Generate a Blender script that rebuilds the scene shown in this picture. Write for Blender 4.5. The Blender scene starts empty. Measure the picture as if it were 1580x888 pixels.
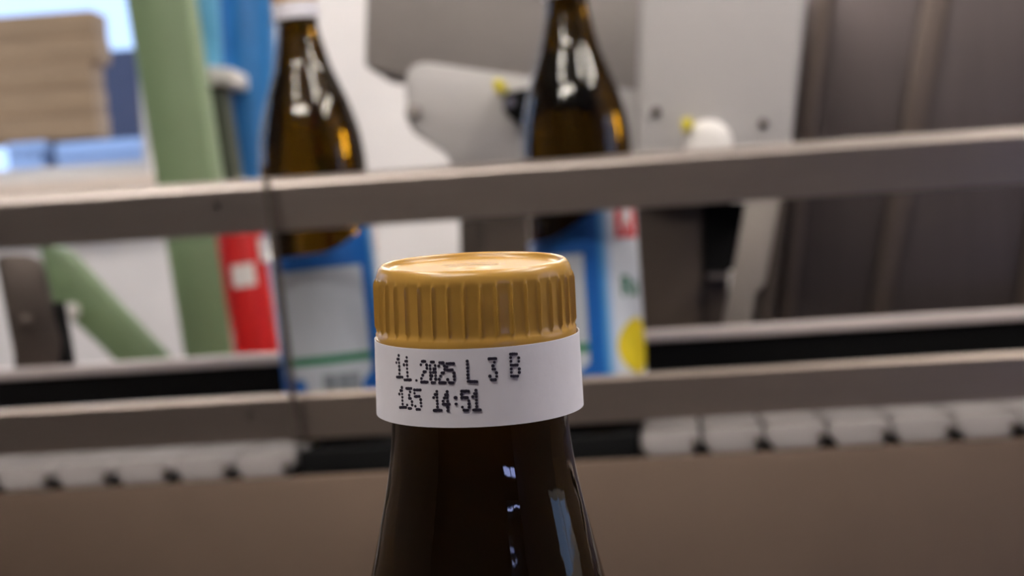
import bpy, bmesh, math, random
from mathutils import Vector, Matrix, Euler
random.seed(7)
S = bpy.context.scene
C = S.collection
PI = math.pi
R = math.radians

# ---------------------------------------------------------------- camera
W, H, F = 1580.0, 888.0, 3000.0
PITCH, ROLL, YAW = R(0.27), R(3.55), R(5.0)
CAM = Vector((0, 0, 0.092))
fwd = Vector((-math.sin(YAW)*math.cos(PITCH), math.cos(YAW)*math.cos(PITCH), -math.sin(PITCH)))
side = Vector((math.cos(YAW), math.sin(YAW), 0))
upv = side.cross(fwd)
RV = side*math.cos(ROLL) - upv*math.sin(ROLL)
UV = side*math.sin(ROLL) + upv*math.cos(ROLL)
cam = bpy.data.cameras.new('camera'); camo = bpy.data.objects.new('camera', cam); C.objects.link(camo)
m = Matrix((RV, UV, -fwd)).transposed().to_4x4(); m.translation = CAM
camo.matrix_world = m
cam.sensor_width = 36; cam.lens = 36*F/W
cam.clip_start = 0.01; cam.clip_end = 100
cam.dof.use_dof = True; cam.dof.focus_distance = 0.256; cam.dof.aperture_fstop = cam.lens/2.0
S.camera = camo
S.view_settings.view_transform = 'Standard'; S.view_settings.look = 'None'
S.view_settings.gamma = 1; S.view_settings.use_curve_mapping = False
S.view_settings.exposure = 0.15

def ray(u, v):
    return (fwd + RV*((u-W/2)/F) + UV*((H/2-v)/F))
def at(u, v, Y):
    d = ray(u, v); return CAM + d*((Y-CAM.y)/d.y)

# ---------------------------------------------------------------- world (pale overcast sky outside the windows)
wd = bpy.data.worlds.new('sky'); S.world = wd; wd.use_nodes = True
bg = wd.node_tree.nodes['Background']
bg.inputs[0].default_value = (0.46, 0.63, 1.0, 1); bg.inputs[1].default_value = 2.0

LAMP = 50.0     # strength of the ceiling tubes

# ---------------------------------------------------------------- helpers
def lin(c):
    return tuple(((x/255)/12.92 if x/255 <= .04045 else (((x/255)+.055)/1.055)**2.4) for x in c)
MATS = {}
def mat(name, rgb, rough=.5, metal=0., var=.06, scale=60., stretch=(1,1,1), bump=0., spec=.5, coat=0.):
    if name in MATS: return MATS[name]
    M = bpy.data.materials.new(name); M.use_nodes = True
    n, l = M.node_tree.nodes, M.node_tree.links
    b = n['Principled BSDF']
    b.inputs['Roughness'].default_value = rough; b.inputs['Metallic'].default_value = metal
    b.inputs['Specular IOR Level'].default_value = spec; b.inputs['Coat Weight'].default_value = coat
    c = lin(rgb)
    tc = n.new('ShaderNodeTexCoord'); mp = n.new('ShaderNodeMapping'); nz = n.new('ShaderNodeTexNoise')
    mp.inputs['Scale'].default_value = stretch
    nz.inputs['Scale'].default_value = scale; nz.inputs['Detail'].default_value = 4
    l.new(tc.outputs['Object'], mp.inputs['Vector']); l.new(mp.outputs['Vector'], nz.inputs['Vector'])
    r = n.new('ShaderNodeValToRGB'); e = r.color_ramp.elements
    e[0].position = .3; e[1].position = .7
    e[0].color = tuple(x*(1-var) for x in c)+(1,); e[1].color = tuple(min(1, x*(1+var)) for x in c)+(1,)
    l.new(nz.outputs['Fac'], r.inputs['Fac']); l.new(r.outputs['Color'], b.inputs['Base Color'])
    if bump:
        bp = n.new('ShaderNodeBump'); bp.inputs['Strength'].default_value = bump; bp.inputs['Distance'].default_value = .001
        l.new(nz.outputs['Fac'], bp.inputs['Height']); l.new(bp.outputs['Normal'], b.inputs['Normal'])
    MATS[name] = M; return M

def link(name, me, parent=None, material=None, smooth=None):
    o = bpy.data.objects.new(name, me); C.objects.link(o)
    if parent: o.parent = parent
    if material and not me.materials: me.materials.append(material)
    if smooth is not None:
        me.polygons.foreach_set('use_smooth', [True]*len(me.polygons))
        if smooth < 180: me.set_sharp_from_angle(angle=R(smooth))
    return o
def fin(bm, name, material, parent=None, smooth=None):
    bmesh.ops.recalc_face_normals(bm, faces=bm.faces)
    me = bpy.data.meshes.new(name); bm.to_mesh(me); bm.free()
    return link(name, me, parent, material, smooth)
def empty(name, loc=(0,0,0), rot=(0,0,0)):
    o = bpy.data.objects.new(name, None); C.objects.link(o); o.empty_display_size = .02
    o.location = loc; o.rotation_euler = rot; return o
def tag(o, label=None, cat=None, group=None, kind=None):
    if label: o['label'] = label
    if cat: o['category'] = cat
    if group: o['group'] = group
    if kind: o['kind'] = kind
    return o
def abox(bm, x0, x1, y0, y1, z0, z1, bev=0., seg=2):
    vs = [bm.verts.new(p) for p in ((x0,y0,z0),(x1,y0,z0),(x1,y1,z0),(x0,y1,z0),(x0,y0,z1),(x1,y0,z1),(x1,y1,z1),(x0,y1,z1))]
    fs = [bm.faces.new([vs[i] for i in f]) for f in ((0,3,2,1),(4,5,6,7),(0,1,5,4),(1,2,6,5),(2,3,7,6),(3,0,4,7))]
    if bev:
        ed = list({e for f in fs for e in f.edges})
        bmesh.ops.bevel(bm, geom=ed, offset=bev, segments=seg, profile=.5, affect='EDGES')
def box(name, x0, x1, y0, y1, z0, z1, material, parent=None, bev=0., seg=2):
    bm = bmesh.new(); abox(bm, min(x0,x1), max(x0,x1), y0, y1, min(z0,z1), max(z0,z1), bev, seg)
    return fin(bm, name, material, parent, 35 if bev else None)
def prism(name, pts, depth, material, parent=None, bev=0., seg=2):
    """front outline of world points, pushed back along +Y by depth"""
    bm = bmesh.new()
    a = [bm.verts.new(p) for p in pts]; b = [bm.verts.new(Vector(p)+Vector((0,depth,0))) for p in pts]
    n = len(pts); bm.faces.new(a); bm.faces.new(b[::-1])
    for i in range(n): bm.faces.new((a[i], b[i], b[(i+1)%n], a[(i+1)%n]))
    if bev:
        bmesh.ops.recalc_face_normals(bm, faces=bm.faces)
        bmesh.ops.bevel(bm, geom=list(bm.edges), offset=bev, segments=seg, profile=.5, affect='EDGES')
    return fin(bm, name, material, parent, 35 if bev else None)
def ppx(name, px, Y, depth, material, parent=None, bev=0., seg=2):
    return prism(name, [at(u, v, Y) for u, v in px], depth, material, parent, bev, seg)
def arc(cx, cy, r, a0, a1, n=6):
    return [(cx+r*math.cos(R(a0+(a1-a0)*i/n)), cy+r*math.sin(R(a0+(a1-a0)*i/n))) for i in range(n+1)]
def lathe_bm(bm, prof, n=64, cap=True, mod=None):
    rings = []
    for r, z in prof:
        if r <= 1e-7: rings.append([bm.verts.new((0,0,z))]); continue
        ring = []
        for i in range(n):
            t = 2*PI*i/n; rr = r if mod is None else mod(r, z, t, i)
            ring.append(bm.verts.new((rr*math.cos(t), rr*math.sin(t), z)))
        rings.append(ring)
    for a, b in zip(rings, rings[1:]):
        if len(a) == 1 and len(b) == 1: continue
        for i in range(n):
            j = (i+1) % n
            if len(a) == 1: bm.faces.new((a[0], b[j], b[i]))
            elif len(b) == 1: bm.faces.new((a[i], a[j], b[0]))
            else: bm.faces.new((a[i], a[j], b[j], b[i]))
    if cap:
        if len(rings[0]) > 1: bm.faces.new(rings[0][::-1])
        if len(rings[-1]) > 1: bm.faces.new(rings[-1])
def lathe(name, prof, material, parent=None, n=64, smooth=40, cap=True, mod=None):
    bm = bmesh.new(); lathe_bm(bm, prof, n, cap, mod)
    return fin(bm, name, material, parent, smooth)
def disc_part(name, p, r, depth, material, parent=None, n=20, dome=.35):
    """round boss whose axis faces the camera side (-Y), front centre at p"""
    o = lathe(name, [(0,depth),(r*.55,depth),(r*.9,depth*(1-dome*.4)),(r,depth*(1-dome)),(r,0)], material, parent, n, 60)
    o.matrix_local = Matrix.Translation(p) @ Matrix.Rotation(R(90), 4, 'X') @ Matrix.Translation((0,0,-depth))
    return o
def tube(name, p0, p1, r, material, parent=None, n=24):
    d = Vector(p1)-Vector(p0)
    o = lathe(name, [(r*.94,0),(r,r*.06),(r,d.length-r*.06),(r*.94,d.length)], material, parent, n, 40)
    o.matrix_local = Matrix.Translation(p0) @ d.to_track_quat('Z','Y').to_matrix().to_4x4()
    return o

# ---------------------------------------------------------------- materials
steel   = mat('brushed_steel', (172,162,156), .32, 1., .05, 30, (.6,20,30), .02)
steel_d = mat('dull_steel', (88,80,75), .5, 1., .07, 24, (1,10,10), .02)
skirtm  = mat('skirt_steel', (118,102,91), .5, 1., .05, 9, (1,1,1), .01)
black   = mat('black_plastic', (5,5,6), .75, 0., .1, 80, spec=.12)
white_w = mat('white_plaster', (228,224,222), .9, 0., .02, 8, bump=.02, spec=.1)
green   = mat('green_paint', (112,134,96), .5, 0., .04, 9)
green_shade = mat('shaded_green_paint', (62,68,52), .6, 0., .05, 9)  # the stand's green darkened to paint in the shaded face at the rear post
blue_p  = mat('blue_plastic', (38,112,176), .32, 0., .05, 7)
cyan_p  = mat('pale_blue_plastic', (96,168,206), .3, 0., .05, 7)
red_p   = mat('red_paint', (196,22,22), .35, 0., .05, 9)
white_p = mat('white_plastic', (226,222,218), .4, 0., .02, 30)
chain_p = mat('chain_plastic', (152,147,146), .35, 0., .05, 90)
grey_l  = mat('light_grey_paint', (168,165,164), .55, 0., .02, 14)
grey_m  = mat('mid_grey_paint', (128,122,119), .55, 0., .03, 14)
brown_d = mat('dark_brown_steel', (62,53,47), .55, .3, .08, 12)
glassdk = mat('cabinet_steel', (92,84,84), .45, .8, .05, 10, (8,1,.6))
yellow  = mat('yellow_plastic', (205,190,30), .4, 0., .03, 30)
gold    = mat('gold_cap_plastic', (166,127,58), .27, 0., .035, 400, (1,1,.3), .03, .5)
paper   = mat('white_paper', (224,222,230), .75, 0., .012, 500, (1,1,1), .05, .2)
ink     = mat('black_ink', (28,20,42), .7, 0., .25, 900)
wood    = mat('weathered_timber', (186,134,84), .85, 0., .14, 6, (1,1,12), .1)
paleblue= mat('pale_blue_bin', (196,206,222), .6, 0., .05, 6)
darkgrey= mat('dark_grey_sheet', (78,76,88), .8, 0., .06, 6)
floor_m = mat('grey_concrete', (84,76,70), .7, 0., .12, 5)
wallf_m = mat('beige_plaster', (92,78,68), .9, 0., .05, 4)
sill_m  = mat('beige_stone', (200,186,174), .6, 0., .05, 20)
darkfrm = mat('window_frame_paint', (206,204,202), .5, 0., .02, 20)

def glass_mat(name, col, rough=.0, bump=.0):
    M = bpy.data.materials.new(name); M.use_nodes = True
    n, l = M.node_tree.nodes, M.node_tree.links; b = n['Principled BSDF']
    b.inputs['Base Color'].default_value = col+(1,); b.inputs['Transmission Weight'].default_value = 1
    b.inputs['Roughness'].default_value = rough; b.inputs['IOR'].default_value = 1.42
    tc = n.new('ShaderNodeTexCoord'); mp = n.new('ShaderNodeMapping'); nz = n.new('ShaderNodeTexNoise')
    mp.inputs['Scale'].default_value = (1,1,.12); nz.inputs['Scale'].default_value = 260; nz.inputs['Detail'].default_value = 3
    l.new(tc.outputs['Object'], mp.inputs[0]); l.new(mp.outputs[0], nz.inputs['Vector'])
    bp = n.new('ShaderNodeBump'); bp.inputs['Strength'].default_value = bump; bp.inputs['Distance'].default_value = .0006
    l.new(nz.outputs['Fac'], bp.inputs['Height']); l.new(bp.outputs['Normal'], b.inputs['Normal'])
    return M
amber = glass_mat('amber_glass', (.060,.029,.001), .01, .16)

def clear_mat(name, tint, refl):
    M = bpy.data.materials.new(name); M.use_nodes = True
    n, l = M.node_tree.nodes, M.node_tree.links; n.remove(n['Principled BSDF'])
    t = n.new('ShaderNodeBsdfTransparent'); g = n.new('ShaderNodeBsdfGlossy'); x = n.new('ShaderNodeMixShader')
    t.inputs[0].default_value = tint+(1,); g.inputs['Roughness'].default_value = .05; x.inputs[0].default_value = refl
    l.new(t.outputs[0], x.inputs[1]); l.new(g.outputs[0], x.inputs[2]); l.new(x.outputs[0], n['Material Output'].inputs[0])
    return M
acrylic = clear_mat('clear_acrylic', (.965,.97,.98), .015)
winglass = clear_mat('window_glass', (.93,.95,.96), .05)

lampm = bpy.data.materials.new('lamp_diffuser'); lampm.use_nodes = True
b = lampm.node_tree.nodes['Principled BSDF']; b.inputs['Base Color'].default_value = (.9,.9,.9,1)
b.inputs['Emission Color'].default_value = (1.0,.94,.87,1); b.inputs['Emission Strength'].default_value = LAMP

# label print: blue that fades to white around the bottle (u = angle)
labelm = bpy.data.materials.new('label_print'); labelm.use_nodes = True
n, l = labelm.node_tree.nodes, labelm.node_tree.links
uvn = n.new('ShaderNodeUVMap'); sp = n.new('ShaderNodeSeparateXYZ'); rp = n.new('ShaderNodeValToRGB')
l.new(uvn.outputs[0], sp.inputs[0]); l.new(sp.outputs[0], rp.inputs[0]); l.new(rp.outputs[0], n['Principled BSDF'].inputs['Base Color'])
n['Principled BSDF'].inputs['Roughness'].default_value = .45
BL = lin((0,84,160))+(1,); WH = lin((214,220,228))+(1,)
e = rp.color_ramp.elements
e[0].position = 0; e[0].color = BL; e[1].position = (180+66)/360; e[1].color = BL
for p, c in (((180+72)/360, lin((70,145,205))+(1,)), ((180+84)/360, WH), ((180+160)/360, WH), (1., BL)):
    q = e.new(p); q.color = c

# ---------------------------------------------------------------- room shell
FZ, CZ = -0.95, 1.75
XL, XR, YF, YB = -2.3, 2.0, -1.6, 3.7
tag(box('floor', XL, XR, YF, YB, FZ-.1, FZ, floor_m), kind='structure')
tag(box('ceiling', XL, XR, YF, YB, CZ, CZ+.1, white_w), kind='structure')
def wall_with_holes(name, axis, a0, a1, t0, t1, holes, material):
    """wall spanning a0..a1 along axis, thickness t0..t1, rectangular holes (a,b,z,z)"""
    xs = sorted({a0, a1} | {h[i] for h in holes for i in (0,1)}); zs = sorted({FZ, CZ} | {h[i] for h in holes for i in (2,3)})
    bm = bmesh.new()
    for i in range(len(xs)-1):
        for k in range(len(zs)-1):
            cx, cz = (xs[i]+xs[i+1])/2, (zs[k]+zs[k+1])/2
            if any(h[0] < cx < h[1] and h[2] < cz < h[3] for h in holes): continue
            if axis == 'X': abox(bm, xs[i], xs[i+1], t0, t1, zs[k], zs[k+1])
            else: abox(bm, t0, t1, xs[i], xs[i+1], zs[k], zs[k+1])
    return tag(fin(bm, name, material), kind='structure')
def window(name, axis, a0, a1, z0, z1, t, label, mull=()):
    """frame + pane(s) filling a hole; t is the plane across the wall"""
    w = tag(empty(name), kind='structure')
    def bx(nm, u0, u1, q0, q1, d, mt):
        if axis == 'X': return box(nm, u0, u1, t-d, t+d, q0, q1, mt, w)
        return box(nm, t-d, t+d, u0, u1, q0, q1, mt, w)
    f = .035
    bx('window_frame', a0, a0+f, z0, z1, .025, darkfrm); bx('window_frame', a1-f, a1, z0, z1, .025, darkfrm)
    bx('window_frame', a0+f, a1-f, z0, z0+f, .025, darkfrm); bx('window_frame', a0+f, a1-f, z1-f, z1, .025, darkfrm)
    us = [a0+f]+[a0+(a1-a0)*q for q in mull]+[a1-f]
    for q in mull: bx('mullion', a0+(a1-a0)*q-.015, a0+(a1-a0)*q+.015, z0+f, z1-f, .02, darkfrm)
    for u0, u1 in zip(us, us[1:]):
        bx('pane', u0+.015*(u0 > a0+f), u1-.015*(u1 < a1-f), z0+f, z1-f, .002, winglass)
    return w
wl = at(232, 262, YB)                               # lower right corner of the rear window opening
WB = (-1.65, wl.x, wl.z-.01, 1.25)
wall_with_holes('wall_back', 'X', XL, XR, YB, YB+.15, [WB], white_w)
window('window_1', 'X', *WB, YB+.11, None)
sl = at(100, 300, YB)
tag(box('trim_1', WB[0]-.04, WB[1]+.03, YB-.05, YB+.08, WB[2]-.045, WB[2], sill_m, bev=.004), kind='structure')
WLH = (1.9, 3.1, .3, 1.2)
wall_with_holes('wall_left', 'Y', YF, YB, XL-.15, XL, [WLH], wallf_m)
window('window_2', 'Y', *WLH, XL-.08, None, (.5,))
tag(box('wall_front', XL, XR, YF-.15, YF, FZ, CZ, mat('dark_brown_plaster', (50,42,36), .9, 0., .05, 4)), kind='structure')
WRH = (.3, 1.3, .1, .9)
wall_with_holes('wall_right', 'Y', YF, YB, XR, XR+.15, [WRH], wallf_m)
window('window_3', 'Y', *WRH, XR+.08, None, (.5,))

# guessed ceiling lamps out of view: twin bare tubes under a white tray
for x, y, rz, lab in ((-.8, .3, 0, 'left one beside the camera'), (.75, .5, 0, 'right one beside the camera'), (1.6, .6, 0, 'one along the right wall'),
                      (-.55, -.75, 90, 'crosswise one behind the camera'), 
                      (-1.15, 3.0, 90, 'crosswise one added to brighten the window wall'), (.45, 3.0, 90, 'right crosswise one added to brighten the window wall')):
    t = tag(empty('ceiling_lamp', (x, y, CZ), (0,0,R(rz))), 'long white twin tube ceiling lamp, '+lab, 'lamp', 'ceiling lamps')  # the pair by the window wall is added to brighten that wall
    box('housing', -.1, .1, -.62, .62, -.05, 0, white_p, t, .006)
    for sx in (-.055, .055):
        tube('lamp_tube', (sx,-.6,-.072), (sx,.6,-.072), .018, lampm, t, 16)

# unseen lamps added for bottle glints: blue pair behind the camera, upright rear tube
coolm = lampm.copy(); coolm.name = 'glint_lamp_lens'
b = coolm.node_tree.nodes['Principled BSDF']; b.inputs['Emission Color'].default_value = (.42,.5,1,1); b.inputs['Emission Strength'].default_value = 12
for z, hz, lab in ((-.05, .03, 'lower'), (.2, .008, 'upper')):
    t = tag(empty('added_glint_lamp', (1.5, YF, z)), 'added unseen blue twin lamp behind the camera for bottle glints, '+lab+' one', 'lamp', 'added glint lamps')
    box('housing', -.46, .46, 0, .05, -.05, .05, mat('lamp_grey', (60,58,58), .6), t, .006)
    for sx in (-.225, .225): box('lens', sx-.19, sx+.19, .05, .065, -hz, hz, coolm, t, .005)
t = tag(empty('added_glow_lamp', (-2.0, YB, .02)), 'added unseen twin tube lamp on the rear wall for the glow in the line bottles', 'lamp')  # added out of view for the yellow glow inside the line bottles
box('housing', -.09, .09, -.05, 0, -.15, .15, white_p, t, .006)
for sx in (-.05, .05): tube('lamp_tube', (sx,-.072,-.13), (sx,-.072,.13), .018, lampm, t, 16)

# ---------------------------------------------------------------- outside the rear window
tag(box('ground', -8, 4, YB+.2, 14, FZ-.1, FZ-.02, floor_m), kind='structure')
YO = 5.4
def outbox(name, u0, v0, u1, v1, Y, depth, material, parent=None, zlow=None, bev=0.):
    a, c = at(u0, v0, Y), at(u1, v1, Y)
    return box(name, a.x, c.x, Y, Y+depth, a.z, c.z if zlow is None else zlow, material, parent, bev)
for (u0, u1, lab) in ((8, 70, 'pale blue outdoor bin at the left, seen through the window'), (84, 236, 'wider pale blue outdoor bin, seen through the window')):
    t = tag(empty('storage_bin', at((u0+u1)/2, 262, YO)*1), lab, 'bin', 'outdoor bins')
    t.location = (0,0,0)
    outbox('body', u0+2, 232, u1-2, 300, YO, .5, paleblue, t, FZ-.02, .01)
    outbox('lid', u0, 221, u1, 234, YO-.015, .53, paleblue, t, None, .008)
t = tag(empty('timber_stack'), 'stack of weathered brown boards outside the left window', 'timber')
vs = 30
for k in range(5):
    ev = 2*math.sin(k*2.1)
    outbox('plank', -70+ev*2, vs+k*39, 146+ev*3, vs+k*39+25, YO+.02, .14, wood, t, None, .01)
    if k < 4:
        for u in (-40, 40, 120): outbox('spacer', u, vs+k*39+25, u+16, vs+k*39+39, YO+.04, .1, wood, t)
tag(outbox('metal_cabinet', 150, 78, 222, 240, YO+.9, .5, darkgrey, None, FZ-.02, .02), 'dark grey upright cabinet outside, right of the stacked boards', 'cabinet')

# ---------------------------------------------------------------- green steel frame, pipe, shelf, canisters (behind the line)
YG = 2.7
g = tag(empty('braced_stand'), 'green painted steel stand with upright post and diagonal brace', 'stand')
def ext(p, q, v):   # point on the pixel line p-q at height v
    t = (v-p[1])/(q[1]-p[1]); return (p[0]+(q[0]-p[0])*t, v)
L0, L1 = (193,0), (283,550); R0, R1 = (288,0), (372,550)
vb = 1120
ppx('post', [ext(L0,L1,-120), ext(R0,R1,-120), ext(R0,R1,vb), ext(L0,L1,vb)], YG, .07, green, g, .006)
ppx('rear_post', [(306,112), (341,112), ext((341,112),(366,275),vb), ext((306,112),(334,275),vb)], YG+.22, .05, green_shade, g, .004)
ppx('brace', [(58,372), (100,388), (262,560), (330,640), (330,712), (150,530), (74,460)], YG+.012, .045, green, g, .004)
disc_part('bolt', at(107,480,YG+.0), .012, .012, white_p, g)
sh = tag(empty('wall_shelf'), 'small white shelf between the green post and the blue pipe', 'shelf')
ppx('board', [(290,104), (358,104), (360,130), (292,130)], YG+.2, .14, white_p, sh, .004)
ppx('bracket', [(300,130), (345,130), (345,138), (300,160)], YG+.325, .015, grey_l, sh)
# canister standing on the shelf
p0 = at(314, 104, YG+.265); px = (at(345,60,YG+.265)-at(286,60,YG+.265)).x/2
cn = tag(empty('canister', p0), 'glossy blue plastic canister standing on the white shelf', 'canister')
lathe('body', [(px*.9,0),(px,.006),(px,.15),(px*.9,.165),(px*.45,.175)], cyan_p, cn, 32)
lathe('lid', [(px*.5,.175),(px*.5,.2),(px*.42,.204)], blue_p, cn, 24)
a0, a1 = at(392, 330, 3.05), at(374, -140, 3.05); dd = (a0-a1).normalized(); a0 = a0+dd*((a0.z-FZ)/-dd.z)
pw = (at(432,100,3.05)-at(345,100,3.05)).length/2
pp = tag(empty('pipe'), 'tall blue plastic pipe leaning behind the left bottle', 'pipe')
tube('barrel', a0, a1+(a1-a0).normalized()*.4, pw, blue_p, pp, 40)
tube('ring', at(392,330,3.05)+dd*.02, at(392,330,3.05)+dd*.06, pw*1.05, blue_p, pp, 40)
# red canister
pr = at(386, 480, 2.55); rr = (at(424,480,2.55)-at(352,480,2.55)).x/2
c0, c1 = at(366, 338, 2.55), at(397, 545, 2.55); ax = (c0-c1).normalized(); ln = (c0-c1).length
ft = c1-ax*((c1.z-FZ)/ax.z)
rc = tag(empty('red_canister', c1-ax*.05), 'red cylinder with a white label patch beside the left bottle', 'canister')
rc.rotation_euler = Vector((0,0,1)).rotation_difference(ax).to_euler()
hh = ln+.05
lathe('body', [(rr*.8,-.25),(rr,-.23),(rr,hh-.02),(rr*.96,hh-.006),(rr*.8,hh)], red_p, rc, 40)
lathe('neck', [(rr*.4,hh),(rr*.4,hh+.04),(rr*.3,hh+.05)], black, rc, 24)
def patch(name, r, a0, a1, z0, z1, material, parent, n=10, off=.0004, zt=None):
    """thin curved patch on a cylinder about local Z; angle 0 faces -Y, positive to the viewer's right"""
    bm = bmesh.new(); V = []
    for i in range(n+1):
        t = R(a0+(a1-a0)*i/n); top = z1 if zt is None else zt(a0+(a1-a0)*i/n)
        V.append([bm.verts.new(((r+o)*math.sin(t), -(r+o)*math.cos(t), z)) for o, z in ((0,z0),(0,top),(off,top),(off,z0))])
    for A, B in zip(V, V[1:]):
        for k in range(4): bm.faces.new((A[k], A[(k+1)%4], B[(k+1)%4], B[k]))
    bm.faces.new(V[0]); bm.faces.new(V[-1][::-1])
    return fin(bm, name, material, parent, 40)
# find the label patch angle range that faces the camera
kz = ln/207
patch('label_patch', rr, -20, 36, hh-kz*104, hh-kz*70, white_p, rc, 10, .0012)
patch('label_patch', rr, 58, 96, hh-kz*70, hh-kz*34, white_p, rc, 10, .0012)
# a low wall ledge under the red cylinder keeps it off the floor
tag(box('pedestal', pr.x-.05, pr.x+.16, 2.45, 2.66, FZ, (c1-ax*.30).z-.006, grey_l, bev=.006), 'low grey pedestal under the red cylinder', 'pedestal')

# ---------------------------------------------------------------- conveyor
X0, X1 = -.75, .75
YR = 1.12
def zpx(u, v, Y): return at(u, v, Y).z
# upper rail: front strip with a rounded, bright top edge
zt, zb = zpx(900, 241, YR), zpx(900, 326, YR)
ur = tag(empty('guide_rail', (0,YR,zb)), 'brushed steel upper guide rail running in front of the bottles', 'rail')
def channel(name, x0, x1, y, z0, z1, parent, material, rad=.004, depth=.014):
    """rail with rounded top lip, open channel behind"""
    pr = [(y, z0), (y, z1-rad), (y+.0004, z1-rad*.8), (y+rad*.5, z1-rad*.35), (y+rad*.85, z1-rad*.05), (y+rad, z1)] + \
         [(y+depth, z1), (y+depth, z1-.002), (y+.006, z1-.004), (y+.002, z1-.007), (y+.002, z0+.002), (y+depth*.6, z0+.002), (y+depth*.6, z0)]
    bm = bmesh.new()
    a = [bm.verts.new((x0, p[0], p[1])) for p in pr]; c = [bm.verts.new((x1, p[0], p[1])) for p in pr]
    bm.faces.new(a); bm.faces.new(c[::-1])
    for i in range(len(pr)): bm.faces.new((a[i], c[i], c[(i+1)%len(pr)], a[(i+1)%len(pr)]))
    o = fin(bm, name, material, None, None); o.parent = parent; o.matrix_parent_inverse = Matrix.Translation(parent.location).inverted()
    return o
channel('rail_strip', X0, X1, YR, zb, zt, ur, steel, .0052, .014)
pb = at(335, 318, YR); bo = disc_part('bolt', pb, .0042, .004, steel, None, 20)
bo.parent = ur; bo.matrix_parent_inverse = Matrix.Translation(ur.location).inverted()
# lower bar
zt2, zb2 = zpx(1000, 576, YR), zpx(1000, 648, YR)
lr = tag(empty('guide_bar', (0,YR,zb2)), 'brushed steel lower guide bar just above the white chain', 'rail')
channel('bar_strip', X0, X1, YR, zb2, zt2, lr, mat('bar_steel', (150,138,130), .4, 1., .05, 30, (.6,20,30), .02), .0022, .012)
bo = disc_part('bolt', at(385, 640, YR), .004, .003, steel_d, None, 20); bo.parent = lr; bo.matrix_parent_inverse = Matrix.Translation(lr.location).inverted()
# far guide behind the bottles
YFAR = 1.245
fz0, fz1, fz2 = zpx(1200, 577, YFAR), zpx(1200, 516, YFAR), zpx(1200, 499, YFAR)
fg_ = tag(empty('rear_guide', (0,YFAR,fz0)), 'black rear guide behind the bottles with a pale top strip', 'rail')
def pbox(nm, par, *a, **k):
    o = box(nm, *a, **k); o.parent = par; o.matrix_parent_inverse = Matrix.Translation(par.location).inverted(); return o
strip_m = mat('pale_strip', (190,180,178), .5, .0, .03, 40, (1,8,8))
pbox('guide_face', fg_, X0, X1, YFAR, YFAR+.012, -.005, fz1, black)
pbox('top_strip', fg_, X0, X1, YFAR-.003, YFAR+.03, fz1, fz2, strip_m, bev=.0015)
# chains: white slats, right run and left run, black transfer plate between
YC0, YC1 = 1.104, 1.24
zc1, zc0 = 0.0, -.0138
def slat_mesh(pitch, y0, y1):
    bm = bmesh.new(); w = pitch-.0022
    prof = [(-w/2,zc0+.006),(-w/2+.005,zc0),(w/2-.005,zc0),(w/2,zc0+.006),(w/2,zc1-.002),(w/2-.002,zc1),(-w/2+.002,zc1),(-w/2,zc1-.002)]
    a = [bm.verts.new((x,y0,z)) for x, z in prof]; c = [bm.verts.new((x,y1,z)) for x, z in prof]
    bm.faces.new(a); bm.faces.new(c[::-1])
    for i in range(8): bm.faces.new((a[i], c[i], c[(i+1)%8], a[(i+1)%8]))
    bmesh.ops.recalc_face_normals(bm, faces=bm.faces)
    bmesh.ops.bevel(bm, geom=[e for e in bm.edges if abs(e.verts[0].co.y-e.verts[1].co.y) < 1e-6], offset=.0018, segments=2, affect='EDGES')
    # hinge pin boss on the front
    me = bpy.data.meshes.new('slat'); bm.to_mesh(me); bm.free(); me.materials.append(chain_p)
    me.polygons.foreach_set('use_smooth', [True]*len(me.polygons)); me.set_sharp_from_angle(angle=R(35))
    return me
xr0 = at(985, 670, YC0).x; xl1 = at(452, 695, YC0).x
PITCHC = .0355
sm = slat_mesh(PITCHC, YC0, YC1)
pinm = None
def chain(lab, xs):
    global pinm
    c = tag(empty('slat_chain'), lab, 'chain')
    for x in xs:
        o = link('slat', sm, c); o.location = (x,0,0)
        if pinm is None:
            p = lathe('hinge_pin', [(0,.004),(.0016,.004),(.0022,.003),(.0022,0)], brown_d, o, 12, 40); pinm = p.data
        else: p = link('hinge_pin', pinm, o)
        p.rotation_euler = (R(90),0,0); p.location = (PITCHC/2-.004, YC0+.001, zc0+.0065)
    pbox('chain_track', c, min(xs)-.015, max(xs)+.015, YC0+.012, YC1-.006, zc0-.02, zc0-.0003, black)
    return c
chain('white plastic slat chain at the right, starting past the front bottle', [xr0+PITCHC*(k+.5) for k in range(13)])
chain('white plastic slat chain at the left, behind the clear guard', [xl1-PITCHC*(k+.5) for k in range(13)])
tag(box('transfer_plate', xl1+.002, xr0-.002, YC0+.004, YC1, zc0-.0198, -.0002, black, bev=.002), 'black transfer plate between the two white chains', 'plate')
# skirt
YS = 1.09
zs = zpx(1200, 695, YS)
cf = tag(empty('conveyor_frame', (0,YS,FZ)), 'wide brownish steel side panel of the conveyor below the chain', 'conveyor')
sk = pbox('side_panel', cf, X0, X1, YS, YS+.004, FZ+.35, zs, skirtm, bev=.0012)
pbox('inner_ledge', cf, X0, X1, YS+.006, YC1+.03, zs-.03, zc0-.0202, black)
for x in (-.6, .6): pbox('leg', cf, x-.025, x+.025, YS+.02, YS+.07, FZ, zs-.03, steel_d, bev=.003)
for x in (-.6, .6): pbox('leg', cf, x-.025, x+.025, YC1-.03, YC1+.02, FZ, zs-.03, steel_d, bev=.003)
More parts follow.
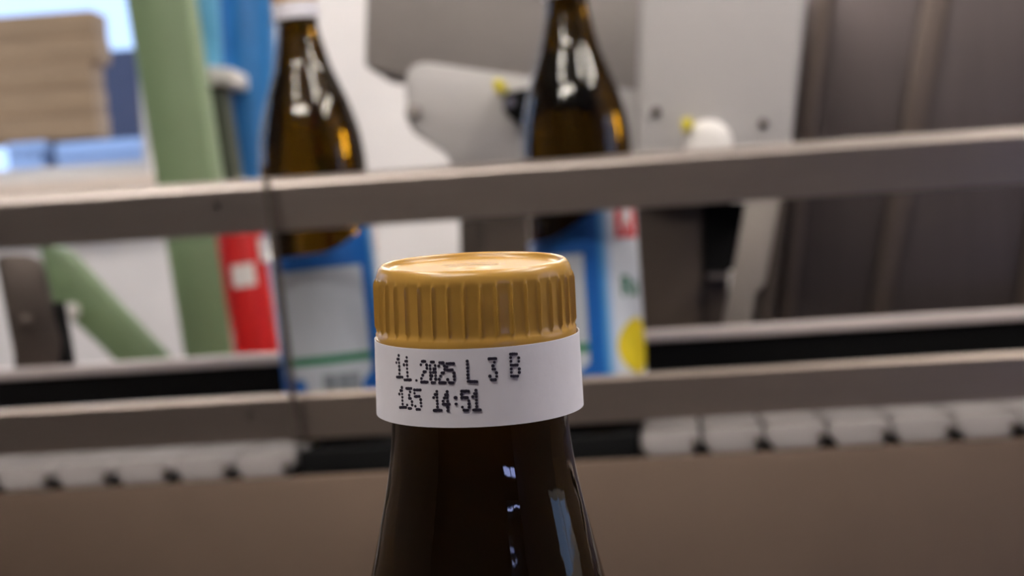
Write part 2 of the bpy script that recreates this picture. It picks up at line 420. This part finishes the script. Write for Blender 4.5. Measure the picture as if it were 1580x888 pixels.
# clear guard sheet at the left
YA = 1.110
ga = tag(empty('guard_sheet'), 'clear acrylic guard sheet with a dark edge over the left rails', 'guard')
e0, e1 = at(409, 276, YA), at(459, 682, YA)
xe0, xe1 = e0.x, e1.x
prism('sheet', [Vector((X0,YA,e0.z)), Vector((xe0-.0015,YA,e0.z)), Vector((xe1-.0015,YA,e1.z+.002)), Vector((X0,YA,e1.z+.002))], .003, acrylic, ga)
prism('sheet_edge', [Vector((xe0-.0013,YA,e0.z)), Vector((xe0+.0022,YA,e0.z)), Vector((xe1+.0022,YA,e1.z+.002)), Vector((xe1-.0013,YA,e1.z+.002))], .003, brown_d, ga)

# bracket standing on the rear guide at the left
YK = 1.262
bk = tag(empty('rail_bracket'), 'dark steel bracket with rounded top on the rear guide at far left', 'bracket')
ppx('plate', [(-8,400)]+[(5,392),(40,392),(58,400),(66,420),(78,470),(95,528),(92,552),(78,583),(22,590),(20,545)], YK, .008, steel_d, bk, .0015)
disc_part('bolt', at(36,497,YK-.004), .0045, .005, steel_d, bk)
ppx('rubber_strip', [(82,466),(92,466),(112,578),(88,582),(94,540)], YK+.002, .012, black, bk)

# ---------------------------------------------------------------- filling machine behind the line
mc = tag(empty('bottling_machine'), 'grey bottling machine behind the rails with panels, sensor and knob', 'machine')
ppx('upper_panel', [(567,-160),(1010,-160),(1003,160),(760,150),(640,122),(562,104)], 1.55, .12, grey_m, mc, .004)
ppx('front_plate', [(624,125)]+[(630,106),(645,97),(660,96)]+[(830,120),(1005,142),(1005,262),(700,262),(686,236),(660,219),(640,207),(628,190)], 1.45, .03, grey_l, mc, .003)
disc_part('screw', at(638,172,1.447), .0065, .004, grey_m, mc)
ppx('side_panel', [(992,-160),(1262,-160),(1218,262),(978,262)], 1.43, .05, grey_l, mc, .006, 3)
for u, v in ((1012,172),(1178,190)): disc_part('screw', at(u,v,1.427), .0036, .004, steel_d, mc)
kn = disc_part('knob', at(1093,221,1.412), .0175, .014, white_p, mc, 32, .3)
o = ppx('knob_tab', [(1050,184),(1066,180),(1070,196),(1054,204)], 1.408, .01, yellow, mc, .001)
o = ppx('sensor', [(778,142),(822,134),(826,176),(790,184),(776,172)], 1.405, .045, black, mc, .003)
disc_part('sensor_lens', at(786,158,1.4045), .0045, .004, darkgrey, mc)
ppx('yellow_tab', [(760,122),(774,120),(777,140),(763,143)], 1.40, .05, yellow, mc, .002)
ppx('lower_body', [(706,232),(1130,222),(1122,560),(712,560)], 1.50, .2, brown_d, mc, .004)
ppx('recess_frame', [(745,236),(1086,236),(1080,540),(748,540)], 1.488, .012, mat('brown_panel', (74,64,57), .5, .3, .08, 12), mc, .002)
ppx('dark_opening', [(1086,312),(1150,312),(1142,416),(1086,418)], 1.487, .012, black, mc)
ppx('ledge', [(1092,422),(1132,421),(1132,428),(1092,430)], 1.47, .03, steel, mc)
mb = at(900, 558, 1.52)
box('machine_base', at(715,555,1.55).x, at(1118,555,1.55).x, 1.55, 1.75, FZ, mb.z+.004, brown_d, mc)
# slanted post
sp_ = tag(empty('support_post'), 'light grey slanted steel post under the rail at the right', 'post')
post_m = mat('post_paint', (126,119,113), .5, .2, .04, 12)
ppx('post_bar', [(1160,262),(1212,262),(1180,440),(1166,452),(1156,512),(1152,545),(1108,545)], 1.33, .02, post_m, sp_, .002)
ppx('post_flange', [(1196,290),(1214,290),(1186,545),(1158,545)], 1.338, .012, brown_d, sp_, .001)
pf = at(1130, 540, 1.33)
box('post_foot', pf.x-.012, pf.x+.012, 1.333, 1.348, FZ, pf.z, post_m, sp_)
# stainless cabinet at right
sc = tag(empty('steel_cabinet'), 'dark stainless cabinet with raised leaning strips at the right edge', 'cabinet')
YCB = 1.58
ppx('door_panel', [(1236,-160),(1760,-160),(1720,560),(1150,560)], YCB, .3, glassdk, sc, .004)
strip2 = mat('strip_steel', (98,87,81), .45, .7, .04, 12)
def raised_strip(u0, w0, u1, w1, v1=545, mt=strip2):
    ppx('raised_strip', [(u0,-160),(u0+w0,-160),(u1+w1,v1),(u1,v1)], YCB-.008, .008, mt, sc, .0015)  # slim strip raised on the door, leaning left towards the bottom
raised_strip(1276, 30, 1196, 20)
raised_strip(1452, 46, 1330, 30)
raised_strip(1652, 40, 1560, 40)
box('cabinet_base', at(1180,555,YCB).x, at(1700,555,YCB).x, YCB+.02, YCB+.28, FZ, at(1300,558,YCB).z+.004, brown_d, sc)

# ---------------------------------------------------------------- bottles
HB = .259      # height of the paper band's lower edge above the base
prof_mm = [(0,-254),(20,-255),(27,-259),(30,-258.3),(32.2,-256),(33,-252),(33,-200),(33,-100),(32.8,-88),(32.2,-80),(31.0,-71),(29.0,-62),(26.4,-53),
           (23.4,-45),(20.8,-38),(18.2,-30.5),(16.1,-22),(14.6,-15.5),(13.6,-11),(12.95,-7.2),(12.55,-3.9),(12.35,-1),(12.3,2),(12.3,6),(12.0,10),(12.0,15),(0,15)]
def spline(p, k=4):
    out = []
    for i in range(len(p)-1):
        a = p[max(i-1,0)]; b = p[i]; c = p[i+1]; d = p[min(i+2,len(p)-1)]
        if i < 5 or i > len(p)-7: out.append(b); continue
        for s in range(k):
            t = s/k
            out.append(tuple(.5*((2*b[j])+(-a[j]+c[j])*t+(2*a[j]-5*b[j]+4*c[j]-d[j])*t*t+(-a[j]+3*b[j]-3*c[j]+d[j])*t**3) for j in (0,1)))
    out.append(p[-1]); return out
gprof = [(r/1000, HB+z/1000) for r, z in spline(prof_mm)]
bm = bmesh.new(); lathe_bm(bm, gprof, 96); bmesh.ops.recalc_face_normals(bm, faces=bm.faces)
glass_me = bpy.data.meshes.new('glass_body'); bm.to_mesh(glass_me); bm.free(); glass_me.materials.append(amber)
glass_me.polygons.foreach_set('use_smooth', [True]*len(glass_me.polygons)); glass_me.set_sharp_from_angle(angle=R(50))
# cap: 40 fine ribs, flared lower lip, rounded shoulder, shallow sunken top with a moulding mark
NR, SUB = 40, 12
def rib_mod(r, z, t, i):
    zz = z-HB-.0003
    k = (i % SUB)/SUB; k = min(k, 1-k)*2          # 0 at rib crest
    h = max(0, 1-k/.26)
    h = h*h*(3-2*h)
    if .0112 <= zz <= .0188: f = min(1, (zz-.0112)/.0008, (.0188-zz)/.0009)
    else: f = 0
    if r < .0131: f = 0
    return r + (.00038*h-.00012*(1-h))*max(0,f)
cp = [(12.45,5.2),(13.75,5.2),(13.9,6),(13.9,9),(14.0,10.2),(14.02,10.9),(13.86,11.2),(13.74,11.6),(13.72,12.0),(13.72,13),(13.7,15),(13.68,16.6),(13.66,17.3),(13.66,17.7),(13.64,18.0),(13.6,18.3),
      (13.5,18.8),(13.3,19.3),(13.05,19.65),(12.8,19.88),(12.55,19.95),(12.35,19.88),(12.2,19.6),(12.05,19.25),(11.7,19.1),(8,19.08),(2.6,19.08),(2.4,19.1),(2.1,19.2),(1.2,19.22),(0,19.22)]
bm = bmesh.new(); lathe_bm(bm, [(r/1000, HB+(z+.3+.5*max(0,min(1,(z-11)/7)))/1000) for r, z in cp], NR*SUB, True, rib_mod); bmesh.ops.recalc_face_normals(bm, faces=bm.faces)
cap_me = bpy.data.meshes.new('cap'); bm.to_mesh(cap_me); bm.free(); cap_me.materials.append(gold)
cap_me.polygons.foreach_set('use_smooth', [True]*len(cap_me.polygons)); cap_me.set_sharp_from_angle(angle=R(60))
# paper band: thin tube, slightly wider than the cap
BR = .01432
def band_r(z): return BR + .00022*(1-(z-HB)/.0102)
bp_ = [(band_r(HB+z/1000)-(.00012 if q else 0), HB+z/1000) for q, zs_ in ((0,(0,2,4,6,8,10.5)),(1,(10.5,8,6,4,2,0))) for z in zs_]
bm = bmesh.new(); lathe_bm(bm, bp_+[bp_[0]], 128, False, lambda r,z,t,i: r+.00006*math.sin(3*t+1.2)+.00005*math.sin(5*t))
bmesh.ops.remove_doubles(bm, verts=bm.verts, dist=1e-7); bmesh.ops.recalc_face_normals(bm, faces=bm.faces)
band_me = bpy.data.meshes.new('paper_band'); bm.to_mesh(band_me); bm.free(); band_me.materials.append(paper)
band_me.polygons.foreach_set('use_smooth', [True]*len(band_me.polygons)); band_me.set_sharp_from_angle(angle=R(50))

def bottle(loc, rot, label, group=None):
    b = tag(empty('bottle', loc, rot), label, 'bottle', group)
    gb = link('glass_body', glass_me, b); c = link('cap', cap_me, b); p = link('paper_band', band_me, b)
    gb['label'] = 'dark amber glass'; c['label'] = 'gold ribbed screw cap'; p['label'] = 'white paper band'
    return b, gb, c, p

# front bottle, held tipped a little toward the camera
TILT = Euler((R(6.2), R(1.7), 0))
P = at(740, 629, .2712)
loc = P - TILT.to_matrix() @ Vector((0,0,HB))
fb, _, _, band = bottle(loc, TILT, 'amber bottle in the foreground with gold cap and printed white band')
# dot matrix print on the band
FONT = {
 '1': ['00100','01100','10100','00100','00100','00100','11111'],
 '2': ['01110','10001','00001','00110','01000','10000','11111'],
 '0': ['01110','10001','10011','10101','11001','10001','01110'],
 '5': ['11111','10000','11110','00001','00001','10001','01110'],
 'L': ['10000','10000','10000','10000','10000','10000','11111'],
 '3': ['11111','00010','00100','00110','00001','10001','01110'],
 'B': ['11110','10001','10001','11110','10001','10001','11110'],
 '4': ['00010','00110','01010','10010','11111','00010','00010']}
CH = [('1',135,185,205,405),('1',212,205,290,432),('2',385,245,460,455),('0',478,252,545,460),('2',565,258,640,462),('5',650,268,735,462),
      ('L',858,242,962,450),('3',1082,218,1166,432),('B',1300,170,1398,395),
      ('1',165,508,240,712),('3',240,520,306,722),('5',322,535,398,732),('1',512,548,598,742),('4',606,552,684,745),('5',800,548,886,742),('1',912,538,998,738)]
dots = []
for ch, x0, y0, x1, y1 in CH:
    for r_, row in enumerate(FONT[ch]):
        for c_, q in enumerate(row):
            if q == '1':
                dots.append((x0+8+(x1-x0-16)*c_/4+(r_/6-.5)*10, y0+(y1-y0)*r_/6, 10.5, 11.5))
dots += [(345,437,11,11),(742,614,12,12),(748,678,12,12)]
inv = (Matrix.Translation(loc) @ TILT.to_matrix().to_4x4()).inverted()
o_l = inv @ CAM
def on_band(u, v):
    d = (inv.to_3x3() @ ray(u, v))
    a = d.x**2+d.y**2; b_ = 2*(o_l.x*d.x+o_l.y*d.y); r = BR+.00018
    for _ in range(3):
        cc = o_l.x**2+o_l.y**2-r*r; t = (-b_-math.sqrt(b_*b_-4*a*cc))/(2*a); p = o_l+d*t; r = band_r(p.z)+.00012
    return p
bm = bmesh.new()
for x, y, rx, ry in dots:
    u, v = 590+x/6.583+random.uniform(-.2,.2), 520+y/6.583+random.uniform(-.2,.2)
    p = on_band(u, v); th = math.atan2(p.y, p.x); r = math.hypot(p.x, p.y); s = .0000183*random.uniform(.88,1.12)
    ring = []
    for k in range(10):
        t = 2*PI*k/10; tt = th+rx*s*1.12*math.cos(t)/r
        ring.append(bm.verts.new((r*math.cos(tt), r*math.sin(tt), p.z+ry*s*math.sin(t))))
    f = bm.faces.new(ring)
    e_ = bmesh.ops.extrude_face_region(bm, geom=[f])
    for v_ in [w for w in e_['geom'] if isinstance(w, bmesh.types.BMVert)]:
        k_ = (r-.00009)/r; v_.co.x *= k_; v_.co.y *= k_
o = fin(bm, 'printed_code', ink, band); o['label'] = 'dot matrix code 11.2025 L 3 B, 135 14:51'

# the two bottles on the line, with wrap labels
def smooth(t): t = max(0, min(1, t)); return t*t*(3-2*t)
def ltop(a): return .113+.021*smooth((a-5)/95)-.021*smooth((a-120)/60)
LR = .0331
def label_me():
    bm = bmesh.new(); uvl = bm.loops.layers.uv.new('UVMap'); N = 120; V = []
    for i in range(N+1):
        a = -180+360*i/N; t = R(a)
        V.append([bm.verts.new((LR*math.sin(t), -LR*math.cos(t), .018+(ltop(a)-.018)*k/6)) for k in range(7)])
    for i in range(N):
        for k in range(6):
            f = bm.faces.new((V[i][k], V[i+1][k], V[i+1][k+1], V[i][k+1]))
            for lp, (ii, kk) in zip(f.loops, ((i,k),(i+1,k),(i+1,k+1),(i,k+1))): lp[uvl].uv = (ii/N, kk/6)
    me = bpy.data.meshes.new('wrap_label'); bm.to_mesh(me); bm.free(); me.materials.append(labelm)
    me.polygons.foreach_set('use_smooth', [True]*len(me.polygons)); return me
lab_me = label_me()
info_m = mat('label_grey_panel', (176,182,190), .5, 0., .03, 300, (1,1,.2))
lgreen = mat('label_green', (20,112,72), .5); lred = mat('label_red', (200,24,34), .5); lwhite = mat('label_white', (226,228,232), .5)
lyel = mat('label_yellow', (226,202,24), .5); lbar = mat('label_barcode', (118,124,130), .5, 0., .5, 900, (1,1,.01))
def wrap_poly(name, pts, material, parent, r=LR+.0003):
    """filled outline of (angle deg, z) pairs bent round the label"""
    bm = bmesh.new()
    bm.faces.new([bm.verts.new((a, 0, z*1000)) for a, z in pts])
    for cut in range(-60, 185, 6):
        bmesh.ops.bisect_plane(bm, geom=bm.verts[:]+bm.edges[:]+bm.faces[:], plane_co=(cut,0,0), plane_no=(1,0,0))
    for v in bm.verts:
        t = R(v.co.x); z = v.co.z/1000; v.co = (r*math.sin(t), -r*math.cos(t), z)
    return fin(bm, name, material, parent)
def text_wrap(name, body, a0, z0, size, material, parent, r):
    cu = bpy.data.curves.new(name, 'FONT'); cu.body = body; cu.size = size; cu.offset = size*.02
    to = bpy.data.objects.new(name, cu); C.objects.link(to)
    dg = bpy.context.evaluated_depsgraph_get(); me = bpy.data.meshes.new_from_object(to.evaluated_get(dg))
    bpy.data.objects.remove(to); bpy.data.curves.remove(cu)
    for v in me.vertices:
        t = R(a0)+v.co.x/r; z = z0+v.co.y; v.co = (r*math.sin(t), -r*math.cos(t), z)
    me.materials.clear()
    return link(name, me, parent, material)
def wrap(b):
    L = link('wrap_label', lab_me, b); L['label'] = 'blue and white paper label'
    wrap_poly('info_panel', [(-55,.050),(52,.050),(52,.104),(-55,.104)], info_m, L)
    wrap_poly('green_stripe', [(-55,.0465),(52,.0465),(52,.0515),(-55,.0515)], lgreen, L, LR+.0004)
    wrap_poly('pale_footer', [(-55,.0465),(52,.0465),(52,.040),(38,.034),(38,.022),(-20,.022),(-24,.038),(-55,.040)], info_m, L)
    wrap_poly('barcode', [(-4,.024),(36,.024),(36,.040),(-4,.040)], lbar, L, LR+.0004)
    wrap_poly('red_emblem', [(88,.112),(128,.112),(128,.132),(90,.130)], lred, L)
    wrap_poly('emblem_mark', [(97,.115),(101,.115),(102,.121),(110,.121),(114,.115),(118,.115),(113,.123),(116,.127),(112,.129),(99,.129)], lwhite, L, LR+.0004)
    text_wrap('green_lettering', 'Ra', 90, .078, .017, lgreen, L, LR+.0004)
    wrap_poly('lemon', [(112+28*math.cos(R(t))*(1+.06*math.cos(R(2*t))), .048+.0165*math.sin(R(t))) for t in range(0,360,15)], lyel, L)
p1 = at(527, 640, 1.19); p2 = at(917, 640, 1.172)
b1, *_ = bottle((p1.x, 1.19, .0012), (0, R(-2.8), R(0)), 'amber bottle on the line at left showing the grey panel of its blue label', 'bottles on the line')
b2, *_ = bottle((p2.x, 1.172, 0), (0, R(-0.4), R(-50)), 'amber bottle on the line showing the yellow lemon and red emblem of its label', 'bottles on the line')
wrap(b1); wrap(b2)
